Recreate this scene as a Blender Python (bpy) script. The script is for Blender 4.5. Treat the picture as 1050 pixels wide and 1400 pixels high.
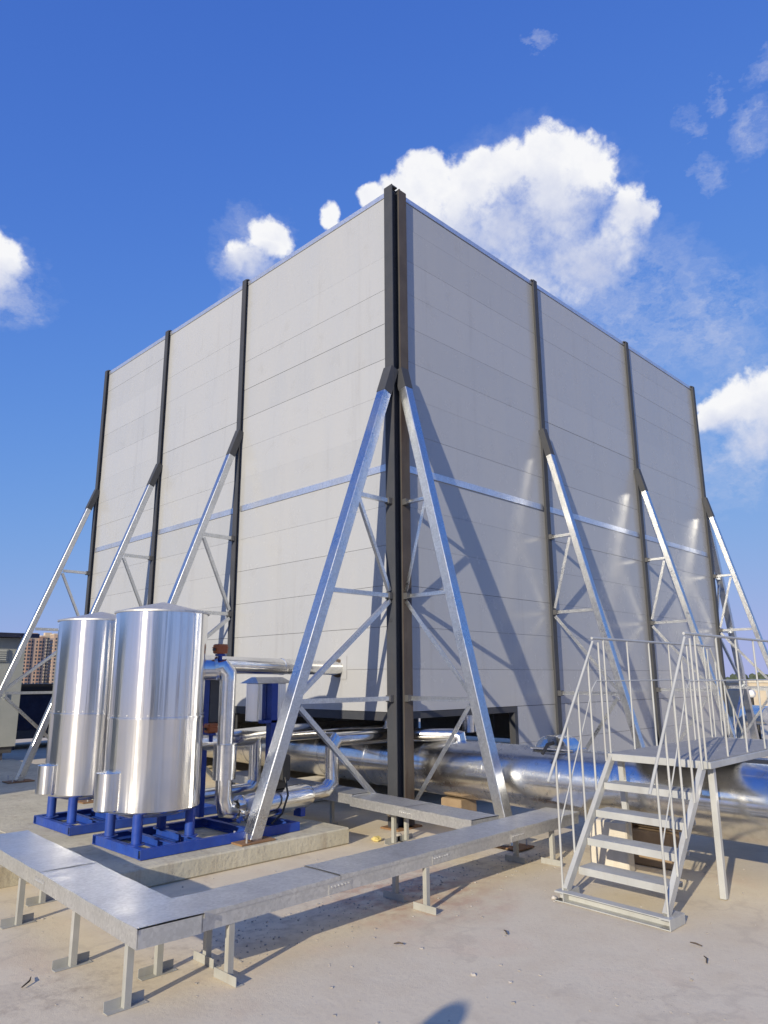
import bpy, bmesh, math, random
from mathutils import Vector, Matrix
random.seed(7)
R = math.radians
scene = bpy.context.scene
for o in list(bpy.data.objects): bpy.data.objects.remove(o)
COL = scene.collection

# ------------------------------------------------------------------ camera
CAM = Vector((-6.314, -6.053, 1.65))
YAW, PITCH, ROLL = 0.7797, 0.2248, -0.0058
d = Vector((math.cos(YAW)*math.cos(PITCH), math.sin(YAW)*math.cos(PITCH), math.sin(PITCH)))
r = Vector((math.sin(YAW), -math.cos(YAW), 0)); u = r.cross(d)
r2 = math.cos(ROLL)*r + math.sin(ROLL)*u; u2 = -math.sin(ROLL)*r + math.cos(ROLL)*u
camd = bpy.data.cameras.new('camera'); cam = bpy.data.objects.new('camera', camd); COL.objects.link(cam)
M3 = Matrix((r2, u2, -d)).transposed()
cam.matrix_world = Matrix.Translation(CAM) @ M3.to_4x4()
camd.sensor_fit = 'VERTICAL'; camd.sensor_height = 36; camd.lens = 36*993.5/1400
camd.clip_start = 0.05; camd.clip_end = 12000
scene.camera = cam

# ------------------------------------------------------------------ exposure
vs = scene.view_settings
vs.view_transform = 'Standard'; vs.look = 'None'; vs.exposure = 0.0; vs.gamma = 1.0; vs.use_curve_mapping = False

# ------------------------------------------------------------------ sun
SUNV = Vector((.899, .283, -.334)).normalized()       # travel direction of the light
sl = bpy.data.lights.new('sun', 'SUN'); so = bpy.data.objects.new('sun', sl); COL.objects.link(so)
sl.energy = 5.0; sl.angle = R(0.55); sl.color = (1.0, 0.885, 0.68)
so.rotation_euler = (-SUNV).to_track_quat('Z', 'Y').to_euler(); so.location = (-30, -12, 20)

# ------------------------------------------------------------------ world: sky with clouds
w = bpy.data.worlds.new('World'); scene.world = w; w.use_nodes = True
NT = w.node_tree; NT.nodes.clear()

class NB:
    """small node-building helper"""
    def __init__(s, nt): s.nt = nt
    def n(s, typ, **kw):
        nd = s.nt.nodes.new(typ)
        for k, v in kw.items(): setattr(nd, k, v)
        return nd
    def link(s, a, b): s.nt.links.new(a, b)
    def setin(s, sock, v):
        if hasattr(v, 'is_output'): s.link(v, sock)
        elif v is not None: sock.default_value = v
    def math(s, op, a, b=None, c=None, clamp=False):
        nd = s.n('ShaderNodeMath', operation=op, use_clamp=clamp)
        s.setin(nd.inputs[0], a); s.setin(nd.inputs[1], b)
        if c is not None: s.setin(nd.inputs[2], c)
        return nd.outputs[0]
    def vmath(s, op, a, b=None, out=0):
        nd = s.n('ShaderNodeVectorMath', operation=op)
        s.setin(nd.inputs[0], a)
        if b is not None:
            if op == 'SCALE': s.setin(nd.inputs['Scale'], b)
            else: s.setin(nd.inputs[1], b)
        return nd.outputs[out]
    def noise(s, vec, scale, detail=4, rough=.5, dim='3D', color=False, dist=0):
        nd = s.n('ShaderNodeTexNoise', noise_dimensions=dim)
        s.setin(nd.inputs['Vector'], vec); nd.inputs['Scale'].default_value = scale
        nd.inputs['Detail'].default_value = detail; nd.inputs['Roughness'].default_value = rough
        nd.inputs['Distortion'].default_value = dist
        return nd.outputs['Color' if color else 0]
    def voro(s, vec, scale, detail=0, feature='F1', out='Distance'):
        nd = s.n('ShaderNodeTexVoronoi', feature=feature)
        s.setin(nd.inputs['Vector'], vec); nd.inputs['Scale'].default_value = scale
        if 'Detail' in nd.inputs: nd.inputs['Detail'].default_value = detail
        return nd.outputs[out]
    def maprange(s, v, a, b, c=0, e=1, smooth=False):
        nd = s.n('ShaderNodeMapRange', interpolation_type='SMOOTHSTEP' if smooth else 'LINEAR')
        s.setin(nd.inputs[0], v)
        for i, x in enumerate((a, b, c, e)): s.setin(nd.inputs[i+1], x)
        return nd.outputs[0]
    def mix(s, f, a, b, blend='MIX'):
        nd = s.n('ShaderNodeMix', data_type='RGBA', blend_type=blend)
        s.setin(nd.inputs[0], f)
        for k, v in ((6, a), (7, b)):
            if isinstance(v, (tuple, list)) and len(v) == 3: v = (*v, 1)
            s.setin(nd.inputs[k], v)
        return nd.outputs[2]

PUFF = [(0.6068,0.5130,0.6072,0.0475),(0.6415,0.4830,0.5960,0.0501),(0.6628,0.4423,0.6042,0.0467),(0.6862,0.3962,0.6100,0.0497),
 (0.7130,0.3628,0.6001,0.0427),(0.7188,0.4073,0.5634,0.0807),(0.6895,0.4639,0.5562,0.0788),(0.6526,0.5172,0.5538,0.0714),
 (0.7633,0.3378,0.5507,0.0382),(0.7734,0.3609,0.5212,0.0527),(0.5875,0.5478,0.5956,0.0316),(0.7645,0.3970,0.5079,0.0696),
 (0.5656,0.5729,0.5932,0.0212),(0.5376,0.6187,0.5729,0.0170),(0.4847,0.6850,0.5439,0.0323),(0.4654,0.7138,0.5233,0.0288),
 (0.4810,0.7068,0.5187,0.0308),(0.2286,0.8538,0.4678,0.0396),(0.2120,0.8692,0.4467,0.0518),(0.2015,0.8570,0.4743,0.0425),
 (0.9055,0.2821,0.3171,0.0438),(0.9165,0.2493,0.3129,0.0540),(0.8972,0.3099,0.3147,0.0276),(0.9194,0.2736,0.2825,0.0468),
 (0.7274,0.4830,0.4874,0.0819),(0.7771,0.3230,0.5401,0.0183),(0.6375,0.4619,0.6167,0.0255)]
WISP = [(0.7821,0.4099,0.4694,0.1057),(0.8276,0.3463,0.4418,0.1108),(0.8594,0.2887,0.4221,0.0827),(0.9193,0.3028,0.2514,0.0639),
 (0.8922,0.2635,0.3667,0.0331),(0.7834,0.1898,0.5919,0.0291),(0.7845,0.2426,0.5707,0.0232),(0.7460,0.2516,0.6166,0.0197),
 (0.7587,0.1648,0.6303,0.0209),(0.6126,0.3558,0.7058,0.0151),(0.7460,0.2087,0.6324,0.0145),(0.9130,0.2595,0.3148,0.0979),
 (0.2431,0.8570,0.4543,0.0604),(0.4753,0.7041,0.5275,0.0630),(0.7132,0.4480,0.5391,0.1468),(0.8833,0.3887,0.2621,0.0812),
 (0.8551,0.3247,0.4041,0.0600)]
GREY = [(0.7293,0.4376,0.5260,0.1048),(0.7854,0.3797,0.4890,0.0948),(0.6871,0.4979,0.5291,0.0897),(0.7960,0.3303,0.5073,0.0503),
 (0.2460,0.8620,0.4432,0.0485),(0.2191,0.8820,0.4171,0.0637),(0.4885,0.7104,0.5067,0.0439),(0.4557,0.7311,0.5079,0.0271),
 (0.9273,0.2658,0.2638,0.0743),(0.9070,0.3076,0.2878,0.0387),(0.7421,0.3810,0.5515,0.0468),(0.6875,0.4506,0.5695,0.0392)]
# the same fair-weather cumulus elsewhere round the sky
GATE = [(.70,.43,.55,.30), (.25,.86,.45,.17), (.49,.69,.53,.14), (.90,.28,.34,.24), (.76,.21,.61,.17)]
rc = random.Random(3)
for k in range(5):
    az = R(120 + k*46 + rc.uniform(-8, 8)); el = R(rc.uniform(18, 38))
    for j in range(3):
        a2 = az + rc.uniform(-.07, .07); e2 = el + rc.uniform(-.025, .025)
        PUFF.append((math.cos(a2)*math.cos(e2), math.sin(a2)*math.cos(e2), math.sin(e2), rc.uniform(.03, .06)))
    WISP.append((math.cos(az)*math.cos(el-.04), math.sin(az)*math.cos(el-.04), math.sin(el-.04), .08))
    GREY.append((math.cos(az)*math.cos(el-.045), math.sin(az)*math.cos(el-.045), math.sin(el-.045), .09))
    GATE.append((math.cos(az)*math.cos(el), math.sin(az)*math.cos(el), math.sin(el), .2))

def cloud_group():
    g = bpy.data.node_groups.new('cloud_field', 'ShaderNodeTree')
    g.interface.new_socket('Dir', in_out='INPUT', socket_type='NodeSocketVector')
    g.interface.new_socket('Puff', in_out='OUTPUT', socket_type='NodeSocketFloat')
    g.interface.new_socket('Base', in_out='OUTPUT', socket_type='NodeSocketFloat')
    g.interface.new_socket('Wisp', in_out='OUTPUT', socket_type='NodeSocketFloat')
    b = NB(g); gi = b.n('NodeGroupInput'); go = b.n('NodeGroupOutput'); D = gi.outputs[0]
    wv = b.vmath('SUBTRACT', b.noise(D, 14, 3, .5, color=True), (.5, .5, .5))
    wf = b.vmath('SUBTRACT', b.noise(D, 50, 3, .55, color=True), (.5, .5, .5))
    DW = b.vmath('ADD', b.vmath('ADD', D, b.vmath('SCALE', wv, .03)), b.vmath('SCALE', wf, .012))
    def field(lst, vec, k):
        cur = None
        for x, y, z, rr in lst:
            t_ = b.math('MULTIPLY', b.vmath('DISTANCE', vec, (x, y, z), out=1), 1/rr); v = b.math('MULTIPLY_ADD', t_, b.math('MULTIPLY', t_, -1.0), 1.0)
            cur = v if cur is None else b.math('SMOOTH_MAX', cur, v, k)
        return cur
    base = field(PUFF, DW, .3)
    bil = b.math('SUBTRACT', .45, b.voro(DW, 15, 2.5))
    bil2 = b.math('SUBTRACT', b.noise(DW, 60, 5, .6), .5)
    p = b.math('ADD', base, b.math('ADD', b.math('MULTIPLY', bil, .45), b.math('MULTIPLY', bil2, .55)))
    b.link(p, go.inputs[0])
    wv2 = b.vmath('SUBTRACT', b.noise(D, 9, 4, .6, color=True), (.5, .5, .5))
    DS = b.vmath('ADD', b.vmath('ADD', D, b.vmath('SCALE', wv2, .07)), b.vmath('SCALE', b.vmath('SUBTRACT', b.noise(b.vmath('MULTIPLY', D, (1, 1, 1.8)), 34, 4, .65, color=True), (.5, .5, .5)), .06))
    ws = field(WISP, DS, .2)
    ws = b.math('MULTIPLY', b.math('MAXIMUM', ws, 0.0), b.maprange(b.noise(DS, 22, 5, .65), .34, .70))
    b.link(ws, go.inputs[2]); b.link(b.math('MAXIMUM', field(GREY, DW, .35), 0.0), go.inputs[1])
    return g

SKS = 0.09
nb = NB(NT)
tc = nb.n('ShaderNodeTexCoord'); DIR = nb.vmath('NORMALIZE', tc.outputs['Generated'])
sky = nb.n('ShaderNodeTexSky', sky_type='NISHITA', sun_disc=False)
sky.sun_elevation = R(19.5); sky.sun_rotation = math.atan2(-SUNV.x, -SUNV.y)
sky.altitude = 200; sky.air_density = 1.0; sky.dust_density = 0.2; sky.ozone_density = 5.0
# the camera's tone response for the whole sky: M*(1-exp(-k*x)) per channel
sp_ = nb.n('ShaderNodeSeparateColor'); nb.link(sky.outputs[0], sp_.inputs[0]); cc_ = nb.n('ShaderNodeCombineColor')
for i, (M_, k_) in enumerate(((.45, 3.7), (.46, 5.3), (.76, 7.9))):
    e_ = nb.math('EXPONENT', nb.math('MULTIPLY', sp_.outputs[i], -k_*SKS))
    nb.link(nb.math('MULTIPLY_ADD', e_, -M_/SKS, M_/SKS), cc_.inputs[i])
SKYC = cc_.outputs[0]
CG = cloud_group()
g1 = nb.n('ShaderNodeGroup'); g1.node_tree = CG; nb.link(DIR, g1.inputs[0])
det = nb.math('SUBTRACT', nb.noise(DIR, 24, 6, .6), .5)
under = g1.outputs[1]                                      # the thick, less lit undersides, which fray into haze
dens = nb.math('SUBTRACT', nb.math('ADD', nb.math('MULTIPLY', nb.math('SUBTRACT', nb.noise(DIR, 75, 5, .62), .5), .75), nb.math('MULTIPLY_ADD', det, .65, g1.outputs[0])), nb.math('MULTIPLY', under, .16))
alpha = nb.maprange(dens, -.14, nb.math('MULTIPLY_ADD', under, .62, .38), 0, 1, True)
gr_ = nb.math('SUBTRACT', nb.math('MULTIPLY_ADD', under, .85, nb.maprange(g1.outputs[0], .4, 1.1, 0, .22)), nb.math('MULTIPLY', det, 1.1), clamp=True)
ccol = nb.mix(gr_, (.96/SKS, .96/SKS, .97/SKS), (.57/SKS, .62/SKS, .80/SKS))
wcol = (.58/SKS, .63/SKS, .80/SKS, 1)
c1 = nb.mix(nb.math('MULTIPLY', g1.outputs[2], .60, clamp=True), SKYC, wcol)
c2 = nb.mix(nb.math('MULTIPLY', alpha, .97), c1, ccol)
bg0 = nb.n('ShaderNodeBackground'); bg0.inputs['Strength'].default_value = SKS; nb.link(SKYC, bg0.inputs['Color'])
bg = nb.n('ShaderNodeBackground'); bg.inputs['Strength'].default_value = SKS; nb.link(c2, bg.inputs['Color'])
# clouds are only worked out inside the few regions of sky that hold any
gate = None
for x, y, z, rr in GATE:
    v = nb.math('LESS_THAN', nb.vmath('DISTANCE', DIR, (x, y, z), out=1), rr)
    gate = v if gate is None else nb.math('MAXIMUM', gate, v)
ms = nb.n('ShaderNodeMixShader'); nb.link(gate, ms.inputs[0]); nb.link(bg0.outputs[0], ms.inputs[1]); nb.link(bg.outputs[0], ms.inputs[2])
wo = nb.n('ShaderNodeOutputWorld'); nb.link(ms.outputs[0], wo.inputs['Surface'])
w.cycles.sampling_method = 'MANUAL'; w.cycles.sample_map_resolution = 512

# ------------------------------------------------------------------ materials
MATS = {}
def mat(name, base=(.5,.5,.5), metal=0, rough=.5, build=None, spec=.5):
    m = bpy.data.materials.new(name); m.use_nodes = True
    nt = m.node_tree; p = nt.nodes['Principled BSDF']
    p.inputs['Base Color'].default_value = (*base, 1); p.inputs['Metallic'].default_value = metal
    p.inputs['Roughness'].default_value = rough; p.inputs['Specular IOR Level'].default_value = spec
    if build: build(NB(nt), p)
    MATS[name] = m; return m
def bump(b, p, h, strength=.2, dist=.01):
    bn = b.n('ShaderNodeBump'); bn.inputs['Strength'].default_value = strength; bn.inputs['Distance'].default_value = dist
    b.link(h, bn.inputs['Height']); b.link(bn.outputs[0], p.inputs['Normal'])
def pos(b): return b.n('ShaderNodeNewGeometry').outputs['Position']
def scaled(b, v, s): return b.vmath('MULTIPLY', v, s)
def orand(b): return b.n('ShaderNodeObjectInfo').outputs['Random']

def m_roof(b, p):
    P = pos(b)
    n1 = b.noise(P, .55, 6, .6); n2 = b.noise(P, 2.6, 7, .65); n3 = b.noise(P, 30, 4, .6); n4 = b.noise(P, 140, 3, .6)
    nL = b.noise(P, .22, 4, .55)
    c = b.mix(b.maprange(n1, .35, .68), (.65, .56, .405), (.72, .63, .465))
    c = b.mix(b.maprange(nL, .4, .65, 0, .55), c, (.65, .575, .43))
    c = b.mix(b.maprange(n2, .45, .68, 0, .5), c, (.56, .46, .32))
    c = b.mix(b.maprange(b.noise(P, 1.1, 5, .6), .55, .72, 0, .4), c, (.62, .43, .29))
    c = b.mix(b.maprange(n3, .55, .8, 0, .3), c, (.36, .30, .23))
    c = b.mix(b.maprange(n4, .3, .75, 0, .2), c, (.72, .66, .54))
    # old puddle rings and drag scuffs
    wp = b.vmath('ADD', P, b.vmath('SCALE', b.noise(P, 1.3, 5, .6, color=True), .8))
    rg = b.math('ABSOLUTE', b.math('SUBTRACT', b.noise(wp, .8, 3, .5), .52))
    c = b.mix(b.maprange(rg, .018, .0, 0, .28), c, (.40, .335, .255))
    sc = b.noise(b.vmath('MULTIPLY', wp, (1.1, 9, 1)), 1.2, 5, .65)
    c = b.mix(b.maprange(sc, .62, .74, 0, .18), c, (.40, .33, .26))
    # brick-red dust where it was spilt, beside and under the long tray
    d1 = b.vmath('DISTANCE', b.vmath('ADD', P, b.vmath('SCALE', b.vmath('SUBTRACT', b.noise(P, 3, 4, .6, color=True), (.5,.5,.5)), .9)), (-1.7, -1.75, 0), out=1)
    c = b.mix(b.math('MULTIPLY', b.maprange(d1, 1.0, .2), b.maprange(b.noise(P, 6, 5, .6), .4, .62, 0, .7)), c, (.42, .18, .12))
    # dark grit specks
    zone = b.maprange(b.noise(P, 1.4, 3, .6), .5, .68, 0, .7)
    c = b.mix(b.math('MULTIPLY', b.maprange(b.noise(P, 48, 3, .7), .63, .70), zone), c, (.13, .105, .085))
    xyz = b.n('ShaderNodeSeparateXYZ'); b.link(P, xyz.inputs[0])
    # dirt swept together along the foot of the long tray
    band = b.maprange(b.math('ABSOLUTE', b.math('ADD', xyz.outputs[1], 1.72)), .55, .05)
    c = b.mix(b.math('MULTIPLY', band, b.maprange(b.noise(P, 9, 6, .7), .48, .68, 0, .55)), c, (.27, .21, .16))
    b.link(c, p.inputs['Base Color'])
    b.link(b.maprange(n2, .3, .7, .72, .95), p.inputs['Roughness'])
    bump(b, p, b.math('ADD', b.math('MULTIPLY', n3, .5), b.math('ADD', b.math('MULTIPLY', n4, .3), b.math('MULTIPLY', n2, 1.2))), .55, .006)
mat('concrete_roof', build=m_roof)

def m_pad(b, p):
    P = pos(b)
    n1 = b.noise(P, 1.6, 6, .6); n2 = b.noise(P, 24, 5, .6)
    st = b.noise(scaled(b, P, (7, 7, .8)), 1, 5, .65)
    c = b.mix(b.maprange(n1, .35, .68), (.45, .415, .305), (.58, .535, .40))
    c = b.mix(b.maprange(st, .52, .72, 0, .6), c, (.30, .235, .165))
    c = b.mix(b.maprange(n2, .55, .8, 0, .5), c, (.22, .19, .165))
    b.link(c, p.inputs['Base Color']); p.inputs['Roughness'].default_value = .9
    bump(b, p, b.math('ADD', n2, b.math('MULTIPLY', n1, 2)), .7, .01)
mat('concrete_pad', build=m_pad)

def m_panel(b, p):
    P = pos(b); rn = orand(b)
    n = b.noise(scaled(b, P, (1.5, 1.5, .35)), 1, 6, .6); fine = b.noise(P, 3.2, 5, .6)
    st = b.noise(scaled(b, P, (5, 5, .25)), 1, 5, .7)
    c = b.mix(rn, (.350, .364, .388), (.380, .393, .416))
    c = b.mix(b.maprange(n, .35, .7, 0, .5), c, (.41, .41, .405))
    c = b.mix(b.maprange(st, .56, .74, 0, .42), c, (.29, .29, .295))
    c = b.mix(b.maprange(fine, .58, .75, 0, .30), c, (.29, .29, .285))
    b.link(c, p.inputs['Base Color'])
    b.link(b.maprange(fine, .3, .7, .20, .30), p.inputs['Roughness'])
    bump(b, p, b.math('ADD', b.noise(scaled(b, P, (.7,.7,2)), 1, 2, .4), b.math('MULTIPLY', rn, 0.0)), .10, .03)
mat('panel_grey', build=m_panel)

def m_galv(tint, lo, hi):
    def f(b, p):
        tcn = b.n('ShaderNodeTexCoord').outputs['Object']; P = pos(b)
        vc = b.voro(tcn, 55, out='Color'); sep = b.n('ShaderNodeSeparateColor'); b.link(vc, sep.inputs[0])
        n = b.noise(P, 2.4, 5, .6); sm = b.noise(scaled(b, P, (9, 9, 2.5)), 1, 4, .6)
        c = b.mix(sep.outputs[0], tuple(x*.86 for x in tint), tuple(min(1, x*1.06) for x in tint))
        c = b.mix(b.maprange(n, .45, .72, 0, .55), c, tuple(x*.66 for x in tint))
        c = b.mix(b.maprange(sm, .6, .75, 0, .4), c, (.78, .78, .77))
        b.link(c, p.inputs['Base Color'])
        b.link(b.math('ADD', b.maprange(n, .3, .7, lo, hi), b.math('MULTIPLY', sep.outputs[1], .08)), p.inputs['Roughness'])
        bump(b, p, b.math('ADD', sep.outputs[0], b.math('MULTIPLY', n, 4)), .06, .004)
    return f
mat('galvanised', metal=1, build=m_galv((.66, .68, .70), .22, .40))
mat('galvanised_tray', metal=.72, build=m_galv((.64, .64, .625), .27, .46))
mat('strap_steel', metal=.8, build=m_galv((.72, .74, .78), .30, .42))

def m_stainless(b, p):
    tcn = b.n('ShaderNodeTexCoord').outputs['Object']; P = pos(b)
    st = b.noise(scaled(b, P, (10, 10, .12)), 1, 4, .6); fine = b.noise(scaled(b, P, (60, 60, .8)), 1, 3, .6)
    n = b.noise(P, 3, 5, .6)
    c = b.mix(b.maprange(st, .35, .7), (.82, .815, .805), (.91, .91, .905))
    c = b.mix(b.maprange(n, .55, .75, 0, .25), c, (.72, .71, .69))
    b.link(c, p.inputs['Base Color']); p.inputs['Metallic'].default_value = 1
    b.link(b.math('ADD', b.maprange(n, .3, .7, .13, .19), b.math('MULTIPLY', fine, .05)), p.inputs['Roughness'])
    p.inputs['Anisotropic'].default_value = .82; p.inputs['Anisotropic Rotation'].default_value = .25
    tg = b.n('ShaderNodeTangent', direction_type='RADIAL', axis='Z'); b.link(tg.outputs[0], p.inputs['Tangent'])
    h = b.math('ADD', b.math('MULTIPLY', b.noise(scaled(b, P, (6, 6, .25)), 1, 3, .5), 3), b.math('MULTIPLY', fine, .06))
    bump(b, p, h, .16, .02)
mat('stainless', build=m_stainless)

def m_alu(dirt, lo=.14, hi=.30, bmp=.22, aniso=None):
    def f(b, p):
        P = pos(b); n = b.noise(P, 2.2, 6, .62); n2 = b.noise(P, 14, 5, .6); n3 = b.noise(P, 5, 3, .5)
        c = b.mix(b.maprange(n, .35, .7), (.72, .725, .73), (.86, .86, .86))
        c = b.mix(b.math('MULTIPLY', b.maprange(n2, .48, .7), dirt), c, (.40, .375, .34))
        b.link(c, p.inputs['Base Color']); p.inputs['Metallic'].default_value = 1
        b.link(b.math('ADD', b.maprange(n, .3, .7, lo, hi), b.math('MULTIPLY', b.maprange(n2, .45, .7), .22*dirt)), p.inputs['Roughness'])
        bump(b, p, b.math('ADD', b.math('MULTIPLY', n3, 1.0), b.math('MULTIPLY', n2, .2)), bmp, .012)
        if aniso:
            p.inputs['Anisotropic'].default_value = .75; p.inputs['Anisotropic Rotation'].default_value = .25
            tg = b.n('ShaderNodeTangent', direction_type='RADIAL', axis=aniso); b.link(tg.outputs[0], p.inputs['Tangent'])
    return f
mat('pipe_jacket', build=m_alu(.4, .16, .25, .06, 'Y'))
mat('dull_alu', metal=.9, build=m_galv((.62, .62, .615), .42, .55))
mat('pipe_foil', build=m_alu(.3, .12, .26))

def m_paint(c0, c1, rough=.45, rust=0.0, rc_=(.16, .07, .03)):
    def f(b, p):
        P = pos(b); n = b.noise(P, 4, 6, .6); n2 = b.noise(P, 26, 5, .65)
        c = b.mix(b.maprange(n, .35, .7), c0, c1)
        if rust: c = b.mix(b.math('MULTIPLY', b.maprange(b.noise(scaled(b, P, (9, 9, 1.2)), 1, 5, .7), .5, .66), rust), c, rc_)
        c = b.mix(b.maprange(n2, .6, .8, 0, .35), c, tuple(x*.5 + .06 for x in c0))
        b.link(c, p.inputs['Base Color']); b.link(b.maprange(n2, .3, .7, rough-.08, rough+.15), p.inputs['Roughness'])
        bump(b, p, n2, .15, .003)
    return f
mat('column_paint', spec=.22, build=m_paint((.049, .053, .062), (.060, .063, .072), .5, .2, (.08, .065, .055)))
mat('column_rusty', spec=.22, build=m_paint((.075, .064, .056), (.10, .085, .072), .55, .6, (.06, .036, .026)))
mat('deck_grey', build=m_paint((.28, .28, .275), (.35, .345, .335), .55, .2, (.2, .17, .13)))
mat('dark_steel', build=m_paint((.06, .062, .068), (.085, .085, .09), .5))
mat('blue_paint', build=m_paint((.011, .042, .26), (.022, .075, .38), .42, .35, (.05, .075, .20)))
mat('stair_paint', build=m_paint((.38, .39, .385), (.46, .47, .46), .36, .2, (.28, .24, .19)))
mat('leg_paint', build=m_paint((.31, .315, .295), (.40, .40, .38), .45, .3, (.25, .21, .16)))
mat('orange_plastic', build=m_paint((.34, .085, .02), (.40, .11, .03), .4))
mat('black_plastic', build=m_paint((.012, .012, .013), (.02, .02, .022), .45))
mat('rusty_plate', build=m_paint((.20, .11, .055), (.30, .17, .08), .8, .5))
mat('timber', build=m_paint((.24, .17, .105), (.34, .25, .16), .85))
mat('block_concrete', build=m_paint((.50, .46, .38), (.62, .57, .48), .9, .2, (.30, .25, .18)))
mat('cabinet_paint', build=m_paint((.36, .375, .34), (.41, .42, .385), .5))
mat('navy_gloss', build=m_paint((.010, .014, .04), (.02, .028, .07), .12))
mat('black_void', base=(.012, .012, .013), rough=.9)
mat('parapet_paint', build=m_paint((.46, .39, .29), (.54, .47, .36), .9))
mat('light_stop_dark', base=(.10, .10, .105), rough=.8)
mat('yellow_foam', build=m_paint((.62, .50, .18), (.72, .62, .30), .9))
mat('twig', build=m_paint((.07, .05, .035), (.12, .09, .06), .9))
mat('stone', build=m_paint((.34, .31, .27), (.52, .49, .45), .95))
mat('white_enamel', base=(.75, .75, .74), rough=.4)
mat('ink', base=(.02, .02, .025), rough=.7)

# ------------------------------------------------------------------ mesh helpers
class MB:
    def __init__(s): s.v = []; s.f = []
    def add(s, vs_, fs):
        o = len(s.v); s.v += [tuple(x) for x in vs_]; s.f += [tuple(i+o for i in f) for f in fs]; return s
    def box(s, x0, x1, y0, y1, z0, z1):
        return s.add([(x0,y0,z0),(x1,y0,z0),(x1,y1,z0),(x0,y1,z0),(x0,y0,z1),(x1,y0,z1),(x1,y1,z1),(x0,y1,z1)],
                     [(0,3,2,1),(4,5,6,7),(0,1,5,4),(1,2,6,5),(2,3,7,6),(3,0,4,7)])
    def prism(s, prof, p0, p1, up=(0,0,1), caps=True):
        """profile (a,b) pairs swept from p0 to p1; a along side, b along up-ish"""
        p0 = Vector(p0); p1 = Vector(p1); t = (p1-p0).normalized(); up = Vector(up)
        if abs(t.dot(up)) > .999: up = Vector((0,1,0))
        sd = t.cross(up).normalized(); uu = sd.cross(t).normalized(); n = len(prof)
        vs_ = [p0+sd*a+uu*b for a, b in prof] + [p1+sd*a+uu*b for a, b in prof]
        fs = [(i, (i+1) % n, n+(i+1) % n, n+i) for i in range(n)]
        if caps: fs += [tuple(range(n-1, -1, -1)), tuple(range(n, 2*n))]
        return s.add(vs_, fs)
    def beam(s, p0, p1, wd, h, up=(0,0,1)):
        a, b = wd/2, h/2
        return s.prism([(-a,-b),(a,-b),(a,b),(-a,b)], p0, p1, up)
    def angle(s, p0, p1, w_, t=.006, up=(0,0,1), flip=1):
        a = w_/2*flip
        return s.prism([(-a,-w_/2),(a,-w_/2),(a,-w_/2+t),(-a+t*flip,-w_/2+t),(-a+t*flip,w_/2),(-a,w_/2)], p0, p1, up)
    def hbeam(s, p0, p1, wd, h, tf=.012, tw=.009, up=(0,0,1)):
        a, b = wd/2, h/2; c = tw/2
        return s.prism([(-a,-b),(a,-b),(a,-b+tf),(c,-b+tf),(c,b-tf),(a,b-tf),(a,b),(-a,b),(-a,b-tf),(-c,b-tf),(-c,-b+tf),(-a,-b+tf)], p0, p1, up)
    def tube(s, pts, rad, n=20, caps=True, mitre=True):
        pts = [Vector(p) for p in pts]; m = len(pts)
        rads = rad if isinstance(rad, (list, tuple)) else [rad]*m
        ref = None; rings = []
        for i, p in enumerate(pts):
            t0 = (p-pts[i-1]).normalized() if i else None
            t1 = (pts[i+1]-p).normalized() if i < m-1 else None
            t = t1 if t0 is None else t0 if t1 is None else (t0+t1).normalized()
            seg = t0 if t0 is not None else t1
            if ref is None:
                ref = Vector((0,0,1)) if abs(seg.z) < .9 else Vector((1,0,0))
            sd = seg.cross(ref)
            if sd.length < 1e-3: ref = Vector((0,1,0)) if abs(seg.y) < .9 else Vector((1,0,0)); sd = seg.cross(ref)
            sd.normalize(); uu = sd.cross(seg).normalized(); ref = uu
            ring = []
            for k in range(n):
                a = 2*math.pi*k/n; q = sd*math.cos(a)*rads[i] + uu*math.sin(a)*rads[i]
                dn = seg.dot(t)
                if abs(dn) > .2: q = q - seg*(q.dot(t)/dn)      # mitred joint
                ring.append(p+q)
            rings.append(ring)
            if t1 is not None and t0 is not None:
                # carry the frame through the bend
                ref = uu - t1*uu.dot(t1)
                if ref.length < 1e-3: ref = Vector((0,0,1))
        vs_ = [q for rg in rings for q in rg]; fs = []
        for i in range(m-1):
            # nearest alignment between rings
            for k in range(n):
                fs.append((i*n+k, i*n+(k+1) % n, (i+1)*n+(k+1) % n, (i+1)*n+k))
        if caps: fs += [tuple(range(n-1,-1,-1)), tuple(range((m-1)*n, m*n))]
        return s.add(vs_, fs)
    def cyl(s, p0, p1, r0, r1=None, n=20): return s.tube([p0, p1], [r0, r1 if r1 is not None else r0], n)
    def lathe(s, prof, c, n=48):
        """prof (radius,z), about vertical axis at c"""
        c = Vector(c); m = len(prof)
        vs_ = [(c.x+rr*math.cos(2*math.pi*k/n), c.y+rr*math.sin(2*math.pi*k/n), c.z+z) for rr, z in prof for k in range(n)]
        fs = [(i*n+k, i*n+(k+1) % n, (i+1)*n+(k+1) % n, (i+1)*n+k) for i in range(m-1) for k in range(n)]
        fs += [tuple(range(n-1,-1,-1)), tuple(range((m-1)*n, m*n))]
        return s.add(vs_, fs)
    def mesh(s, name, smooth=None, bevel=0):
        me = bpy.data.meshes.new(name); me.from_pydata(s.v, [], s.f); 
        bm = bmesh.new(); bm.from_mesh(me); bmesh.ops.recalc_face_normals(bm, faces=bm.faces)
        if bevel: bmesh.ops.bevel(bm, geom=list(bm.edges), offset=bevel, segments=1, affect='EDGES', clamp_overlap=True)
        if smooth:
            for f in bm.faces: f.smooth = True
            for e in bm.edges:
                e.smooth = len(e.link_faces) == 2 and e.calc_face_angle(0) < R(smooth)
        bm.to_mesh(me); bm.free(); return me
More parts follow.
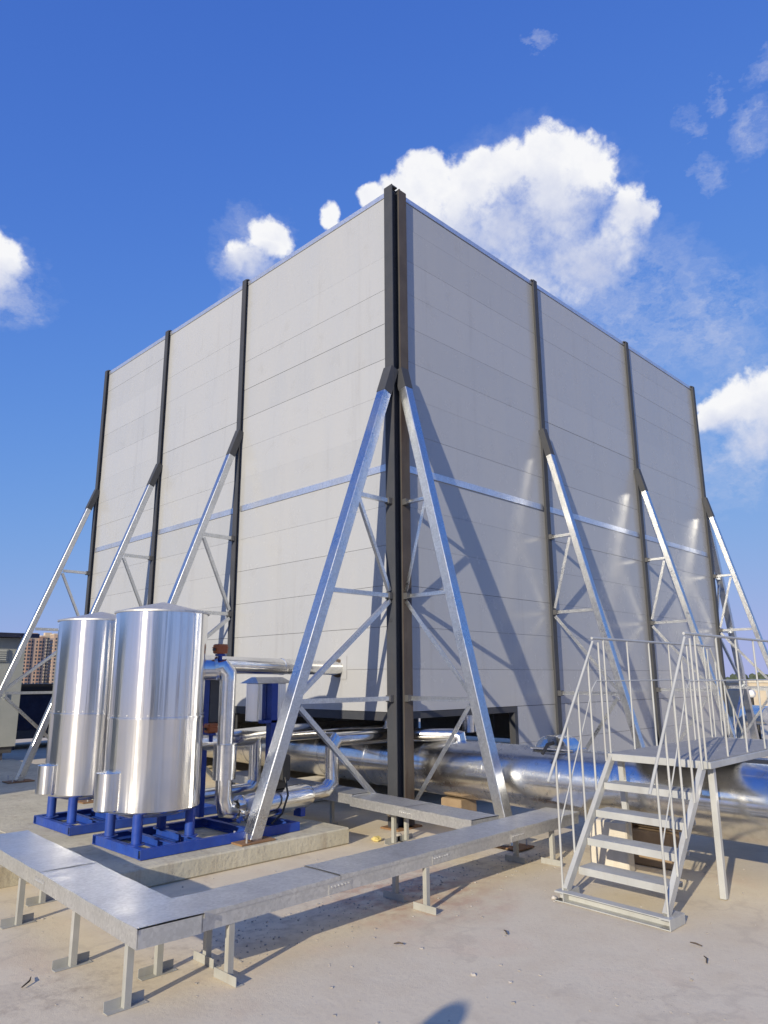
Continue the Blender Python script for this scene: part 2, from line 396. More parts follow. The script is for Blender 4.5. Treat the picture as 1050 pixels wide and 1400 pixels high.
    def build(s, name, m, parent=None, smooth=None, bevel=0):
        me = s.mesh(name, smooth, bevel); return link(name, me, m, parent)
def link(name, me, m, parent=None):
    o = bpy.data.objects.new(name, me); COL.objects.link(o)
    if m and not me.materials: me.materials.append(MATS[m])
    if parent: o.parent = parent; o.matrix_parent_inverse = Matrix.Translation(-parent_world(parent))
    return o
def parent_world(p): return p.location.copy()      # parts sit at the world origin under their thing
def tag(o, label=None, cat=None, group=None, kind=None):
    if label: o['label'] = label
    if cat: o['category'] = cat
    if group: o['group'] = group
    if kind: o['kind'] = kind
    return o
def thing(name, loc, label, cat, group=None):
    o = bpy.data.objects.new(name, None); COL.objects.link(o); o.location = loc; o.empty_display_size = .2
    return tag(o, label, cat, group)

# ------------------------------------------------------------------ the setting
GZ = -18.0
tag(MB().add([(-6000,-6000,GZ),(6000,-6000,GZ),(6000,6000,GZ),(-6000,6000,GZ)], [(0,1,2,3)]).build('ground', 'concrete_pad'), kind='structure')
tag(MB().box(-26, 27, -26, 30, GZ, 0).build('roof_deck', 'concrete_roof'), kind='structure')
pad = MB().box(-3.45, -.89, -.17, 9.5, .002, .16).mesh('equipment_pad', None, .012)
tag(link('equipment_pad', pad, 'concrete_pad'), kind='structure')
tag(MB().box(-6.2, -3.452, .70, 9.5, .002, .158).build('equipment_pad', 'concrete_pad'), kind='structure')

def parapet(name, x0, x1, y0, y1, label):
    t = thing(name, ((x0+x1)/2, (y0+y1)/2, 0), label, 'parapet wall', 'parapet walls around the roof')
    MB().box(x0, x1, y0, y1, .002, 1.38).build('wall', 'parapet_paint', t)
    MB().box(x0-.05, x1+.05, y0-.05, y1+.05, 1.382, 1.47).build('coping', 'block_concrete', t)
parapet('parapet', 26.5, 26.8, -25.5, 29.3, 'beige parapet wall along the roof edge behind the crossover stairs')
parapet('parapet', -25.5, 26.3, 29.5, 29.8, 'beige parapet wall along the roof edge behind the navy container')

# ------------------------------------------------------------------ enclosure
ZTOP = 8.13
enc = thing('panel_enclosure', (0, 0, 0), 'tall square enclosure of grey wall panels braced by galvanised raking struts', 'enclosure')
ZR = [1.26,1.755,2.255,2.755,3.255,3.755,4.25,4.745,5.24,5.74,6.24,6.735,7.235,7.735,ZTOP]
LC = [0.015, 3.41, 6.0, 8.62]       # column centres along the left face (+Y)
RC = [0.135, 3.41, 6.70, 9.97]      # column centres along the right face (+X)
XE, YE = 9.97, 8.62
rp = random.Random(11)
def panel(x0, x1, y0, y1, z0, z1):
    g = rp.choice((.001, .0015, .002, .0025, .004)); g0 = .0008
    o = rp.uniform(-.0025, .0025)
    ax = abs(x1-x0) < abs(y1-y0)
    b = MB()
    if ax: b.box(x0+o, x1+o, y0, y1, z0+g, z1-g0)
    else: b.box(x0, x1, y0+o, y1+o, z0+g, z1-g0)
    b.build('wall_panel', 'panel_grey', enc)
for i in range(3):
    y0 = LC[i]+.04; y1 = LC[i+1]-.001
    y0 = LC[i] + (.075 if i == 0 else .001)
    for k in range(14): panel(0, .07, y0, y1, ZR[k], ZR[k+1])
    MB().box(-.012, .10, y0+.02, y1-.02, ZTOP+.004, ZTOP+.075).build('coping', 'strap_steel', enc)
    MB().box(-.014, -.004, y0+.03, y1-.06, 4.205, 4.295).build('strap', 'strap_steel', enc)
    MB().box(.004, .10, y0, y1, 1.16, 1.257).build('sill_beam', 'column_paint', enc)
ZLOW = [.27, .765, 1.257]
for i in range(3):
    x0 = RC[i] + (.075 if i == 0 else .001); x1 = RC[i+1]-.001
    for k in range(14): panel(x0, x1, 0, .07, ZR[k], ZR[k+1])
    for k in range(2):
        panel(2.42 if i == 0 else x0, x1, 0, .07, ZLOW[k], ZLOW[k+1])
    MB().box(x0+.02, x1-.02, -.012, .10, ZTOP+.004, ZTOP+.075).build('coping', 'strap_steel', enc)
    MB().box(x0+.03, x1-.06, -.014, -.004, 4.205, 4.295).build('strap', 'strap_steel', enc)
# opening frame in the right face
MB().box(.22, 2.418, -.006, .09, 1.18, 1.256).build('opening_frame', 'column_paint', enc)
MB().box(2.35, 2.417, -.006, .09, .27, 1.178).build('opening_frame', 'column_paint', enc)
# back faces and the dark interior
for i in range(3):
    y0 = LC[i]+.01; y1 = LC[i+1]-.01; x0 = RC[i]+.01; x1 = RC[i+1]-.01
    MB().box(XE+.0, XE+.07, y0, y1, .1, ZTOP).build('back_wall_panel', 'panel_grey', enc)
    MB().box(x0, x1, YE+.05, YE+.12, .1, ZTOP).build('back_wall_panel', 'panel_grey', enc)
MB().box(.075, .085, .12, YE-.05, 1.27, ZTOP-.03).build('gap_backing', 'light_stop_dark', enc)  # dark backing sheets added so the gaps between panels stay dark
MB().box(.22, XE-.06, .075, .085, 1.27, ZTOP-.03).build('gap_backing', 'light_stop_dark', enc)
MB().box(2.43, XE-.06, .075, .085, .28, 1.26).build('gap_backing', 'light_stop_dark', enc)
MB().box(.11, XE-.02, .11, YE, 1.9, 1.96).build('sun_block_deck', 'light_stop_dark', enc)  # unseen slab added to keep the sun out and the interior dark

# columns: H sections, outer flange proud of the panels
def column(x, y, axis, z1, m='column_paint', wd=.105):
    b = MB()
    if axis == 'x': b.hbeam((x, y, 0.02), (x, y, z1), wd, .167, up=(1,0,0))
    else: b.hbeam((x, y, 0.02), (x, y, z1), wd, .167, up=(0,1,0))
    o = b.build('column', m, enc)
    MB().box(x-.14, x+.14, y-.14, y+.14, .003, .02).build('base_plate', 'rusty_plate', o)
    MB().box(x-.05, x+.05, y-.05, y+.05, z1+.001, z1+.02).build('cap', 'dark_steel', o)
    return o
cols = {}
for i, y in enumerate(LC): cols['L%d' % i] = column(.0165, y, 'x', 8.22, wd=.15 if i == 0 else .105)
for i, x in enumerate(RC): cols['R%d' % i] = column(x, .0165, 'y', 8.20, 'column_rusty' if i == 0 else 'column_paint', .15 if i == 0 else .105)
# closing plate deep in the corner slot
MB().box(.09, .095, -.05, .09, .05, 8.1).build('corner_plate', 'dark_steel', enc)
# stencilled mark on the corner column
fc = bpy.data.curves.new('mark', 'FONT'); fc.body = '22'; fc.size = .06; fc.extrude = .0004
fo = bpy.data.objects.new('mark_curve', fc); COL.objects.link(fo)
bpy.context.view_layer.update()
fm = bpy.data.meshes.new_from_object(fo.evaluated_get(bpy.context.evaluated_depsgraph_get())); bpy.data.objects.remove(fo)
fm.transform(Matrix.Translation((-.0685, .05, 2.30)) @ Matrix(((0,0,-1,0),(-1,0,0,0),(0,1,0,0),(0,0,0,1))))
fm.materials.clear(); link('stencil_mark', fm, 'ink', cols['L0'])

ZK, H1, H2, H3 = 5.44, 3.775, 2.61, 1.42
def brace(org, out, side, reach, zf, colface=.067, zb=.1, hl=.34, bw=.135, bd=.12):
    """raking strut; org = column foot (x,y), out = unit vector away from wall"""
    o3 = Vector((org[0], org[1], 0)); out = Vector(out); side = Vector(side)
    P = lambda dd, z: o3 + out*dd + Vector((0,0,z))
    d0 = colface + .0
    line = lambda z: d0 + (reach-d0)*(ZK-z)/(ZK-zf)
    top, foot = P(d0, ZK), P(reach, zf)
    t = (foot-top).normalized(); nrm = t.cross(side).normalized()
    a = top + t*hl
    tube_ = MB().beam(a, foot - t*.004, bw, bd, up=nrm)
    br = tube_.build('brace', 'galvanised', enc, bevel=.006)
    MB().beam(top - t*.10, a + t*.03, min(bw+.003, .147), bd+.006, up=nrm).build('haunch', 'column_paint', br)
    sq = .05
    for z in (H1, H2, H3):
        MB().angle(P(colface+.002, z), P(line(z)-.075, z), sq, .006).build('strut', 'galvanised', br)
        MB().beam(P(colface+.001, z-.0), P(colface+.06, z), .075, .075).build('gusset', 'dark_steel', br)
    MB().angle(P(line(H1)-.07, H1-.05), P(colface+.03, H2+.06), sq-.006, .006, up=side).build('diagonal', 'galvanised', br)
    MB().angle(P(colface+.03, H2-.06), P(line(H3)-.075, H3+.06), sq, .006, up=side).build('diagonal', 'galvanised', br)
    MB().angle(P(line(H3)-.085, H3-.06), P(colface+.03, zb+.06), sq, .006, up=side).build('diagonal', 'galvanised', br)
    f = foot
    MB().add(*plate(f, out, side, .19, .13, .014)).build('base_plate', 'rusty_plate', br)
    for sa in (-1, 1):
        for so_ in (.12, ):
            q = f + side*sa*.10 + out*so_
            MB().cyl(q + Vector((0,0,.012)), q + Vector((0,0,.095)), .009, n=8).build('bolt', 'galvanised_tray', br)
    return br
def plate(c, out, side, a, b, h):
    vs_ = []
    for z in (.001, h):
        for s1, s2 in ((-1,-1),(1,-1),(1,1),(-1,1)): vs_.append(c + out*a*s1 + side*b*s2 + Vector((0,0,z)))
    return vs_, [(0,3,2,1),(4,5,6,7),(0,1,5,4),(1,2,6,5),(2,3,7,6),(3,0,4,7)]
for y in LC: brace((0, y), (-1,0,0), (0,1,0), 1.98, .162, hl=.26 if y < 1 else .34, bw=.144 if y < 1 else .104, bd=.125 if y < 1 else .098)
for x in [.10]+RC[1:]: brace((x, 0), (0,-1,0), (1,0,0), 1.46, .01, hl=.16 if x < 1 else .34, bw=.135 if x < 1 else .104, bd=.12 if x < 1 else .098)
brace((XE+.03, .03), (1,0,0), (0,1,0), 1.75, .01, .07)

# ------------------------------------------------------------------ big insulated pipe
PX, PZ, PR = .60, .625, .315
bp = thing('insulated_main_pipe', (PX, -2, 0), 'wide silver jacketed pipe lying under the crossover stairs and into the enclosure', 'pipe')
y = -9.0
rj = random.Random(4)
while y < 8.2:
    L = 1.0
    PX = .60 + .075*(y+.8); PX2 = PX + .075*(L+.03)
    b = MB().tube([(PX,y,PZ),(PX2,y+L+.03,PZ)], PR + rj.uniform(-.002,.002), 64, caps=False)
    js = b.build('jacket_section', 'pipe_jacket', bp, smooth=30)
    MB().tube([(PX-.0009,y-.012,PZ),(PX+.0015,y+.02,PZ)], PR+.004, 64).build('seam_band', 'pipe_jacket', js, smooth=30)
    y += L
PX = .525
# lifted cover on the pipe with its black handle
cv = MB(); vs_ = []; N = 14
for j in range(2):
    for k in range(N+1):
        a = math.pi*(.02 + .96*k/N); yy = -1.80 + .20*math.cos(a); zz = .905 + .165*math.sin(a)
        vs_.append((PX - .13 + j*.26, yy, zz))
cv.add(vs_, [(k, k+1, N+2+k, N+1+k) for k in range(N)])
for sgn in (0, 1):
    pass
cov = cv.build('cover_flap', 'pipe_foil', bp, smooth=60)
sm_ = cov.modifiers.new('thick', 'SOLIDIFY'); sm_.thickness = .004
MB().box(PX-.14, PX+.14, -2.05, -1.55, .925, .945).build('cover_base', 'pipe_foil', bp, bevel=.004)
MB().tube([(PX-.15,-1.84,1.0),(PX-.23,-1.82,.985),(PX-.30,-1.80,.90)], .018, 10).build('handle', 'black_plastic', bp, smooth=40)

# supports for the pipe
def block(x, y, sx, sy, h, rz, m, name, label, cat, bev=.012):
    b = MB().box(-sx/2, sx/2, -sy/2, sy/2, .003, h)
    me = b.mesh(name, None, bev); o = link(name, me, m); o.location = (x, y, 0); o.rotation_euler.z = rz
    return tag(o, label, cat)
block(-.02, -2.62, .16, .34, .42, .15, 'block_concrete', 'concrete_block', 'pale concrete block standing upright behind the stair treads', 'block')
block(.42, -2.75, .22, .5, .30, 0, 'timber', 'timber_block', 'brown timber block propping the wide pipe beside the pale concrete block', 'timber')
block(.6, -5.2, .4, .3, .30, 0, 'timber', 'timber_block', 'brown timber block propping the wide pipe past the stairs', 'timber')
block(.66, -.35, .3, .3, .30, 0, 'timber', 'timber_block', 'brown timber block propping the wide pipe beside the corner columns', 'timber')
block(.6, 2.2, .5, .3, .30, 0, 'block_concrete', 'concrete_block', 'concrete block propping the wide pipe beneath the raised wall', 'block')

# ------------------------------------------------------------------ tanks on blue skids
def tank(cx, cy, sx0, sx1, sy0, sy1, side_r, side_h, label, ang):
    z0, zt, rr = .5, 2.275, .437
    t = thing('insulated_tank', (cx, cy, .16), label, 'tank', 'stainless tanks on blue skids')
    sh = MB().lathe([(rr-.16, z0-.05), (rr-.04, z0-.012), (rr-.012, z0), (rr, z0+.015), (rr, 1.30), (rr+.0005, 1.305)], (cx,cy,0), 72).build('shell', 'stainless', t, smooth=35)
    MB().lathe([(rr-.004, 1.306), (rr-.004, zt), (rr-.02, zt+.004)], (cx,cy,0), 72).build('upper_shell', 'stainless', t, smooth=35)
    sb_ = MB().lathe([(rr+.006, 1.296), (rr+.006, 1.312), (rr-.01, 1.316)], (cx,cy,0), 72).build('seam_band', 'stainless', t, smooth=35)
    for k in range(28):
        a = 2*math.pi*k/28; q = Vector((cx+math.cos(a)*(rr-.001), cy+math.sin(a)*(rr-.001), 1.333)); e = Vector((math.cos(a), math.sin(a), 0))
        MB().cyl(q, q+e*.004, .006, n=6).build('rivet', 'dull_alu', sb_)
    MB().box(cx-.006, cx+.006, cy-rr-.0035, cy-rr+.01, z0+.02, 1.295).build('lap_seam', 'stainless', t)
    MB().box(cx+.10, cx+.112, cy-rr*.97-.0035, cy-rr*.97+.012, 1.32, zt-.01).build('lap_seam', 'stainless', t)
    MB().lathe([(rr+.012, zt-.004), (rr+.012, zt+.012), (.02, zt+.115), (.001, zt+.117)], (cx,cy,0), 72).build('cone_roof', 'dull_alu', t, smooth=25)
    a = ang; px, py = cx+math.cos(a)*(rr-.02), cy+math.sin(a)*(rr-.02)
    MB().lathe([(side_r-.01, z0+.02), (side_r, z0+.03), (side_r, z0+side_h), (side_r-.015, z0+side_h+.004), (.01, z0+side_h+.012)], (px,py,0), 40).build('side_cover', 'stainless', t, smooth=35)
    for dx in (-1, 1):
        for dy in (-1, 1):
            MB().cyl((cx+dx*.26, cy+dy*.26, .255), (cx+dx*.26, cy+dy*.26, .50), .045, n=18).build('leg', 'blue_paint', t, smooth=40)
            MB().cyl((cx+dx*.26, cy+dy*.26, .246), (cx+dx*.26, cy+dy*.26, .254), .075, n=18).build('leg_flange', 'blue_paint', t, smooth=40)
    ch = lambda p0, p1, fl: MB().prism([(-.025*fl,-.04),(.025*fl,-.04),(.025*fl,-.033),(-.018*fl,-.033),(-.018*fl,.033),(.025*fl,.033),(.025*fl,.04),(-.025*fl,.04)], p0, p1)
    zc = .205
    ch((sx0, sy0+.025, zc), (sx1, sy0+.025, zc), -1).build('skid_beam', 'blue_paint', t)
    ch((sx0, sy1-.025, zc), (sx1, sy1-.025, zc), 1).build('skid_beam', 'blue_paint', t)
    for k, x in enumerate((sx0+.03, cx+.0, cx+.26, (cx+sx1)/2+.15, sx1-.03)):
        ch((x, sy0+.055, zc), (x, sy1-.055, zc), 1 if k == 0 else -1).build('skid_crossbeam', 'blue_paint', t)
    return t
tank(-2.735, .55, -3.07, -1.36, .06, .99, .135, .34, 'stainless tank next to the corner strut, with orange valve pipework at its side', R(183))
tank(-2.72, 1.95, -3.07, -1.38, 1.50, 2.43, .13, .30, 'stainless tank standing farther along the pad, between its twin and the enclosure struts', R(183))

# ------------------------------------------------------------------ tank pipework
pr = thing('valve_pipe_run', (-2.1, .35, .16), 'silver foil pipe dropping from the orange valve to the pump beside the tank', 'pipe')
dy = .33; dx = -2.10
FO = 'pipe_foil'
MB().tube([(-2.30,.45,1.745),(-2.20,.40,1.745)], .105, 28).build('tank_nozzle', FO, pr, smooth=40)
up_ = MB().tube([(-2.26,.44,1.745),(-2.14,.36,1.765),(dx,dy,1.70),(dx,dy,1.62)], .082, 28).build('top_elbow', FO, pr, smooth=25)
MB().tube([(-2.20,.40,1.752),(-2.175,.383,1.757)], .118, 20).build('flange', FO, pr)
MB().cyl((dx,dy,1.62),(dx,dy,.98), .080, n=28).build('drop_pipe', FO, pr, smooth=40)
sl_ = MB().cyl((dx,dy,1.02),(dx,dy,.70), .112, n=32).build('sleeve', FO, pr, smooth=40)
MB().cyl((dx,dy,1.025),(dx,dy,1.03), .116, n=32).build('sleeve_rim', FO, sl_, smooth=40)
MB().tube([(dx,dy,.70),(dx,dy,.52),(dx+.03,dy,.42),(dx+.12,dy,.40),(dx+.20,dy,.40)], .080, 28).build('bottom_elbow', FO, pr, smooth=25)
# crumpled foil collar
cr = MB(); NN = 26; vs_ = []
for j, (xx, rr) in enumerate(((dx+.14,.10),(dx+.19,.125),(dx+.24,.10))):
    for k in range(NN):
        a = 2*math.pi*k/NN; q = rr + random.uniform(-.018,.018)
        vs_.append((xx+random.uniform(-.015,.015), dy+q*math.cos(a), .40+q*math.sin(a)))
cr.add(vs_, [(j*NN+k, j*NN+(k+1)%NN, (j+1)*NN+(k+1)%NN, (j+1)*NN+k) for j in range(2) for k in range(NN)])
cr.build('crumpled_collar', FO, pr)
pm = MB().tube([(dx+.22,dy,.40),(dx+.30,dy,.40),(-1.10,dy,.44),(-1.03,dy,.445)], [.115,.135,.125,.105], 32).build('pump_jacket', FO, pr, smooth=50)
MB().box(-1.52,-1.38,dy-.05,dy+.05,.55,.62).build('pump_neck', 'black_plastic', pm)
b = MB().box(-1.47,-1.34,dy-.09,dy+.03,.62,.88); b.build('pump_motor', 'black_plastic', pr, bevel=.02)
MB().box(-1.4715,-1.471,dy-.05,dy-.01,.70,.80).build('motor_label', 'white_enamel', pm)
MB().tube([(-1.42,dy-.09,.66),(-1.44,dy-.17,.50),(-1.50,dy-.16,.33),(-1.62,dy-.15,.25)], .011, 8).build('cable', 'black_plastic', pr, smooth=50)
MB().tube([(-1.04,dy,.445),(-.80,dy,.46),(-.70,dy,.54),(-.70,dy,.91)], .078, 28).build('riser', FO, pr, smooth=25)
MB().tube([(-.70,dy,.90),(-.64,dy-.01,.985),(.26,.27,.985),(.36,.19,.985),(.60,-.33,.99),(.63,-.41,.97),(.635,-.43,.86)], .076, 28).build('cross_pipe', FO, pr, smooth=25)
for xx in (-1.75, -1.15): MB().box(xx-.03, xx+.03, dy-.06, dy+.06, .246, .33).build('saddle', 'blue_paint', pr)
def actuator(p, name_label):
    t = thing('valve_actuator', p, name_label, 'valve actuator', 'orange valve actuators')
    x, y, z = p
    MB().cyl((x,y,z-.10),(x,y,z-.02), .022, n=14).build('stem', 'blue_paint', t, smooth=40)
    MB().box(x-.04,x+.04,y-.035,y+.035,z-.035,z-.012).build('bracket', 'blue_paint', t, bevel=.004)
    bd = MB().box(x-.062,x+.062,y-.05,y+.05,z-.01,z+.085).build('housing', 'orange_plastic', t, bevel=.012)
    MB().box(x-.066,x+.066,y-.054,y+.054,z+.045,z+.055).build('lid_rim', 'orange_plastic', bd, bevel=.003)
    MB().cyl((x-.085,y,z+.03),(x-.06,y,z+.03), .014, n=10).build('gland', 'dark_steel', bd, smooth=40)
    MB().cyl((x+.06,y,z+.03),(x+.085,y,z+.03), .014, n=10).build('gland', 'dark_steel', bd, smooth=40)
    return t
actuator((-2.17,.38,1.91), 'small orange actuator box on top of the pipe bend beside the tank top')
actuator((-2.02,.72,1.12), 'small orange actuator box half hidden behind the drop pipe at mid height')

# upper pipe from the tanks through the wall
upn = thing('overhead_pipe', (-1, .8, 1.6), 'level silver pipe running from the tanks through the left wall', 'pipe')
a0 = Vector((-2.24,.62,1.80)); a1 = Vector((.06,1.03,1.775))
MB().tube([a0, a0.lerp(a1,.52)], .090, 28).build('jacket_section', FO, upn, smooth=40)
MB().tube([a0.lerp(a1,.515), a1], .086, 28).build('jacket_section', FO, upn, smooth=40)
MB().tube([a0.lerp(a1,.51), a0.lerp(a1,.525)], .095, 28).build('seam_band', FO, upn, smooth=40)
MB().tube([(-.016,1.016,1.776),(-.003,1.019,1.776)], .115, 24).build('wall_seal', 'twig', upn)
MB().box(-.006,-.0035,.86,1.17,1.64,1.93).build('patch_plate', 'panel_grey', upn)

# lower pipes behind the tanks, running under the wall
lp = thing('lower_pipe', (-1, 1.6, .9), 'silver pipe at knee height running from behind the tanks under the left wall', 'pipe')
MB().tube([(-2.25,.95,1.00),(-1.75,1.0,1.00),(-1.0,1.30,1.0),(.30,1.45,1.0),(1.4,1.5,1.0)], .10, 28).build('jacket', FO, lp, smooth=25)
MB().tube([(-1.10,1.22,.98),(-1.10,1.22,.45)], .07, 24).build('branch', FO, lp, smooth=40)
MB().tube([(-1.10,1.22,.50),(-1.16,1.22,.43),(-1.9,1.22,.42)], .07, 24).build('return_leg', FO, lp, smooth=25)
lq = thing('vertical_pipe', (.9, 1.0, .9), 'short upright silver pipe stubs inside the dark gap under the wall', 'pipe')
for k, (xx, yy) in enumerate(((.85,.95),(1.05,1.0),(1.7,.3),(1.9,.35))):
    MB().cyl((xx,yy,.94),(xx,yy,1.89), .085, n=24).build('pipe_stub', FO, lq, smooth=40)

# control cabinet on blue posts
cb = thing('control_cabinet', (-1.15,.85,.16), 'stainless control box with sloped hood on a blue post behind the pump', 'cabinet')
MB().box(-1.30,-.92,.90,1.16,1.18,1.60).build('box', 'stainless', cb, bevel=.006)
MB().add([(-1.36,.84,1.60),(-.86,.84,1.60),(-.86,1.20,1.60),(-1.36,1.20,1.60),(-1.30,.98,1.67),(-.92,.98,1.67),(-.92,1.06,1.67),(-1.30,1.06,1.67)],
         [(0,3,2,1),(4,5,6,7),(0,1,5,4),(1,2,6,5),(2,3,7,6),(3,0,4,7)]).build('hood', 'dull_alu', cb)
MB().box(-1.20,-1.11,.80,.895,.26,1.60).build('post', 'blue_paint', cb, bevel=.004)
MB().box(-1.31,-.93,.80,.895,1.165,1.20).build('shelf_bar', 'blue_paint', cb, bevel=.004)
cb2 = thing('switch_box', (-1.95,.98,.16), 'dark switch box on a blue post close behind the drop pipe', 'cabinet')
MB().box(-1.985,-1.925,.93,1.0,.26,1.66).build('post', 'blue_paint', cb2, bevel=.004)
MB().box(-1.922,-1.80,.93,1.05,1.20,1.64).build('box', 'dark_steel', cb2, bevel=.006)
MB().box(-1.99,-1.74,.90,1.08,1.645,1.665).build('hood', 'stainless', cb2)

# ------------------------------------------------------------------ cable trays
TZ0, TZ1 = .285, .40
def obox(p, q, wl, wr, z0, z1):
    """box along p->q on plan; wl, wr are offsets to the left and right"""
    p = Vector((*p, 0)); q = Vector((*q, 0)); t = (q-p).normalized(); n = Vector((-t.y, t.x, 0))
    c = [p+n*wl, p-n*wr, q-n*wr, q+n*wl]
    return [(*v.xy, z0) for v in c] + [(*v.xy, z1) for v in c], [(0,3,2,1),(4,5,6,7),(0,1,5,4),(1,2,6,5),(2,3,7,6),(3,0,4,7)]
def tray(label, p, q, wdt, z1, legs, nplates, seed, h=.098):
    rt = random.Random(seed)
    P, Q = Vector(p), Vector(q); L = (Q-P).length; t = (Q-P)/L; n = Vector((-t.y, t.x))
    tr = thing('cable_tray', ((p[0]+q[0])/2, (p[1]+q[1])/2, 0), label, 'cable tray', 'galvanised cable trays on low legs')
    z0 = z1-h
    # trough: bottom and two side walls in lengths with joint plates
    MB().add(*obox(p, q, wdt/2-.004, wdt/2-.004, z0+.002, z0+.008)).build('bottom_plate', 'galvanised_tray', tr)
    for s in (-1, 1):
        off = n*s*(wdt/2-.002)
        MB().add(*obox(P+off, Q+off, .002, .002, z0, z1-.003)).build('side_plate', 'galvanised_tray', tr)
        for k in range(1, nplates):
            c = P + t*L*(k/nplates) + n*s*(wdt/2+.0025)
            jp = MB().add(*obox(c-t*.10, c+t*.10, .002, .002, z0+.006, z1-.035)).build('joint_plate', 'galvanised_tray', tr)
            for j in range(6):
                e = c + t*(-.075+.03*j) + n*s*.002
                MB().cyl((*e, z0+.045), (*(e+n*s*.006), z0+.045), .006, n=6).build('bolt', 'galvanised_tray', jp)
    for side_cap in (P, Q):
        MB().add(*obox(side_cap-n*(wdt/2-.006), side_cap+n*(wdt/2-.006), .002, .002, z0+.001, z1-.004)).build('end_plate', 'galvanised_tray', tr)
    for k in range(nplates):
        # cover sheet, a little bowed and lifted at its ends
        a = L*k/nplates - (.004 if k else .012); e = L*(k+1)/nplates + (.006 if k < nplates-1 else .012)
        NX, NY = 14, 5; vs_ = []; ph = rt.uniform(0, 6); la = rt.uniform(0,.006); lb = rt.uniform(0,.008)
        ins = wdt/2+.006
        for i in range(NX+1):
            f = i/NX
            for j in range(NY+1):
                g = j/NY*2-1
                z = z1 + .001 + la*max(0,1-6*f)**2 + lb*max(0,6*f-5)**2 + .0022*math.sin(ph+f*9)*(1-g*g) + .0012*math.sin(f*23+ph) + .0015*(k % 2)
                v = P + t*(a+(e-a)*f) + n*g*ins
                vs_.append((v.x, v.y, z))
        m0 = len(vs_)
        for i in range(NX+1):
            for g in (-1, 1):
                v = P + t*(a+(e-a)*i/NX) + n*g*ins; vs_.append((v.x, v.y, z1-.022))
        fs = [(i*(NY+1)+j, (i+1)*(NY+1)+j, (i+1)*(NY+1)+j+1, i*(NY+1)+j+1) for i in range(NX) for j in range(NY)]
        for i in range(NX):
            fs.append((m0+2*i, m0+2*i+2, (i+1)*(NY+1), i*(NY+1)))
            fs.append((m0+2*i+3, m0+2*i+1, i*(NY+1)+NY, (i+1)*(NY+1)+NY))
        MB().add(vs_, fs).build('cover_sheet', 'galvanised_tray', tr, smooth=40)
    for (lx, ly, ft) in legs:
        lg = MB().angle((lx, ly, .004), (lx, ly, z0-.001), .037, .005, up=(1,0,0)).build('leg', 'leg_paint', tr)
        f0 = Vector((lx, ly)); ft = Vector(ft)
        MB().angle((*(f0-ft*.11), .026), (*(f0+ft*.11), .026), .0495, .004).build('foot', 'leg_paint', lg)
    return tr
XD, YD = (1, 0), (0, 1)
tray('short cable tray with dented cover turning the corner beside the tanks', (-4.105, -2.265), (-3.93, .78), .37, TZ1,
     [(-4.26,-2.13,XD),(-4.22,-1.37,XD),(-4.17,-.35,XD),(-3.93,-1.85,XD),(-3.86,.05,XD)], 2, 1)
tray('longest cable tray running from the corner joint towards the crossover stairs', (-3.90, -2.07), (.22, -1.99), .35, TZ1-.004,
     [(-3.70,-2.22,YD),(-3.64,-1.90,YD),(-2.00,-2.20,YD),(-1.94,-1.83,YD),(-.34,-1.83,YD),(-.20,-2.13,YD)], 4, 2)
tray('cable tray leading from the long tray back to the corner columns', (-.70, -1.76), (-.52, .02), .36, TZ1+.014,
     [(-.55,-.47,XD),(-.36,-.47,XD)], 2, 3, .095)
tray('shaded cable tray running past the riser pipe under the raised wall', (-.50, .03), (-.38, 2.6), .34, TZ1+.03,
     [(-.50,.55,XD),(-.42,1.8,XD)], 3, 5, .1)

# ------------------------------------------------------------------ crossover stairs
st = thing('crossover_stairs', (.9,-3.2,0), 'pale grey steel crossover stairs with railings bridging the wide pipe', 'stairs')
YN, YF = -3.60, -2.79
XT, XB, ZP, HR = -.28, -1.13, 1.0, 1.965
X2T, X2B = 2.05, 2.9
SP = 'stair_paint'
for (xt, xb) in ((XT, XB), (X2T, X2B)):
    sg = 1 if xt > xb else -1
    for yy in (YN, YF):
        MB().beam((xb, yy, .07), (xt, yy, ZP-.03), .04, .068).build('stringer', SP, st, bevel=.004)
    for k, z in enumerate((.215, .40, .59, .785)):
        f = (z-.0)/(ZP); x = xb + (xt-xb)*f
        td = MB().box(x-.02, x+.17, YN+.028, YF-.028, z-.006, z).build('tread', SP, st)
        MB().box(x-.026, x-.0205, YN+.026, YF-.026, z-.052, z+.001).build('nosing', SP, td)
        MB().box(x+.1705, x+.176, YN+.027, YF-.027, z-.04, z-.001).build('back_lip', SP, td)
    # base channel lying open to the side
    bc = MB().prism([(-.04,-.035),(.04,-.035),(.04,.035),(-.04,.035),(-.04,.029),(.033,.029),(.033,-.029),(-.04,-.029)], (xb-.03, YN-.06, .038), (xb-.03, YF+.06, .038)).build('base_channel', SP, st)
    for yy in (YN-.02, YF+.02):
        MB().prism([(-.04,-.033),(.04,-.033),(.04,.033),(-.04,.033),(-.04,.027),(.034,.027),(.034,-.027),(-.04,-.027)], (xb-.075, yy, .036), (xb+.16, yy, .036)).build('base_foot', SP, st)
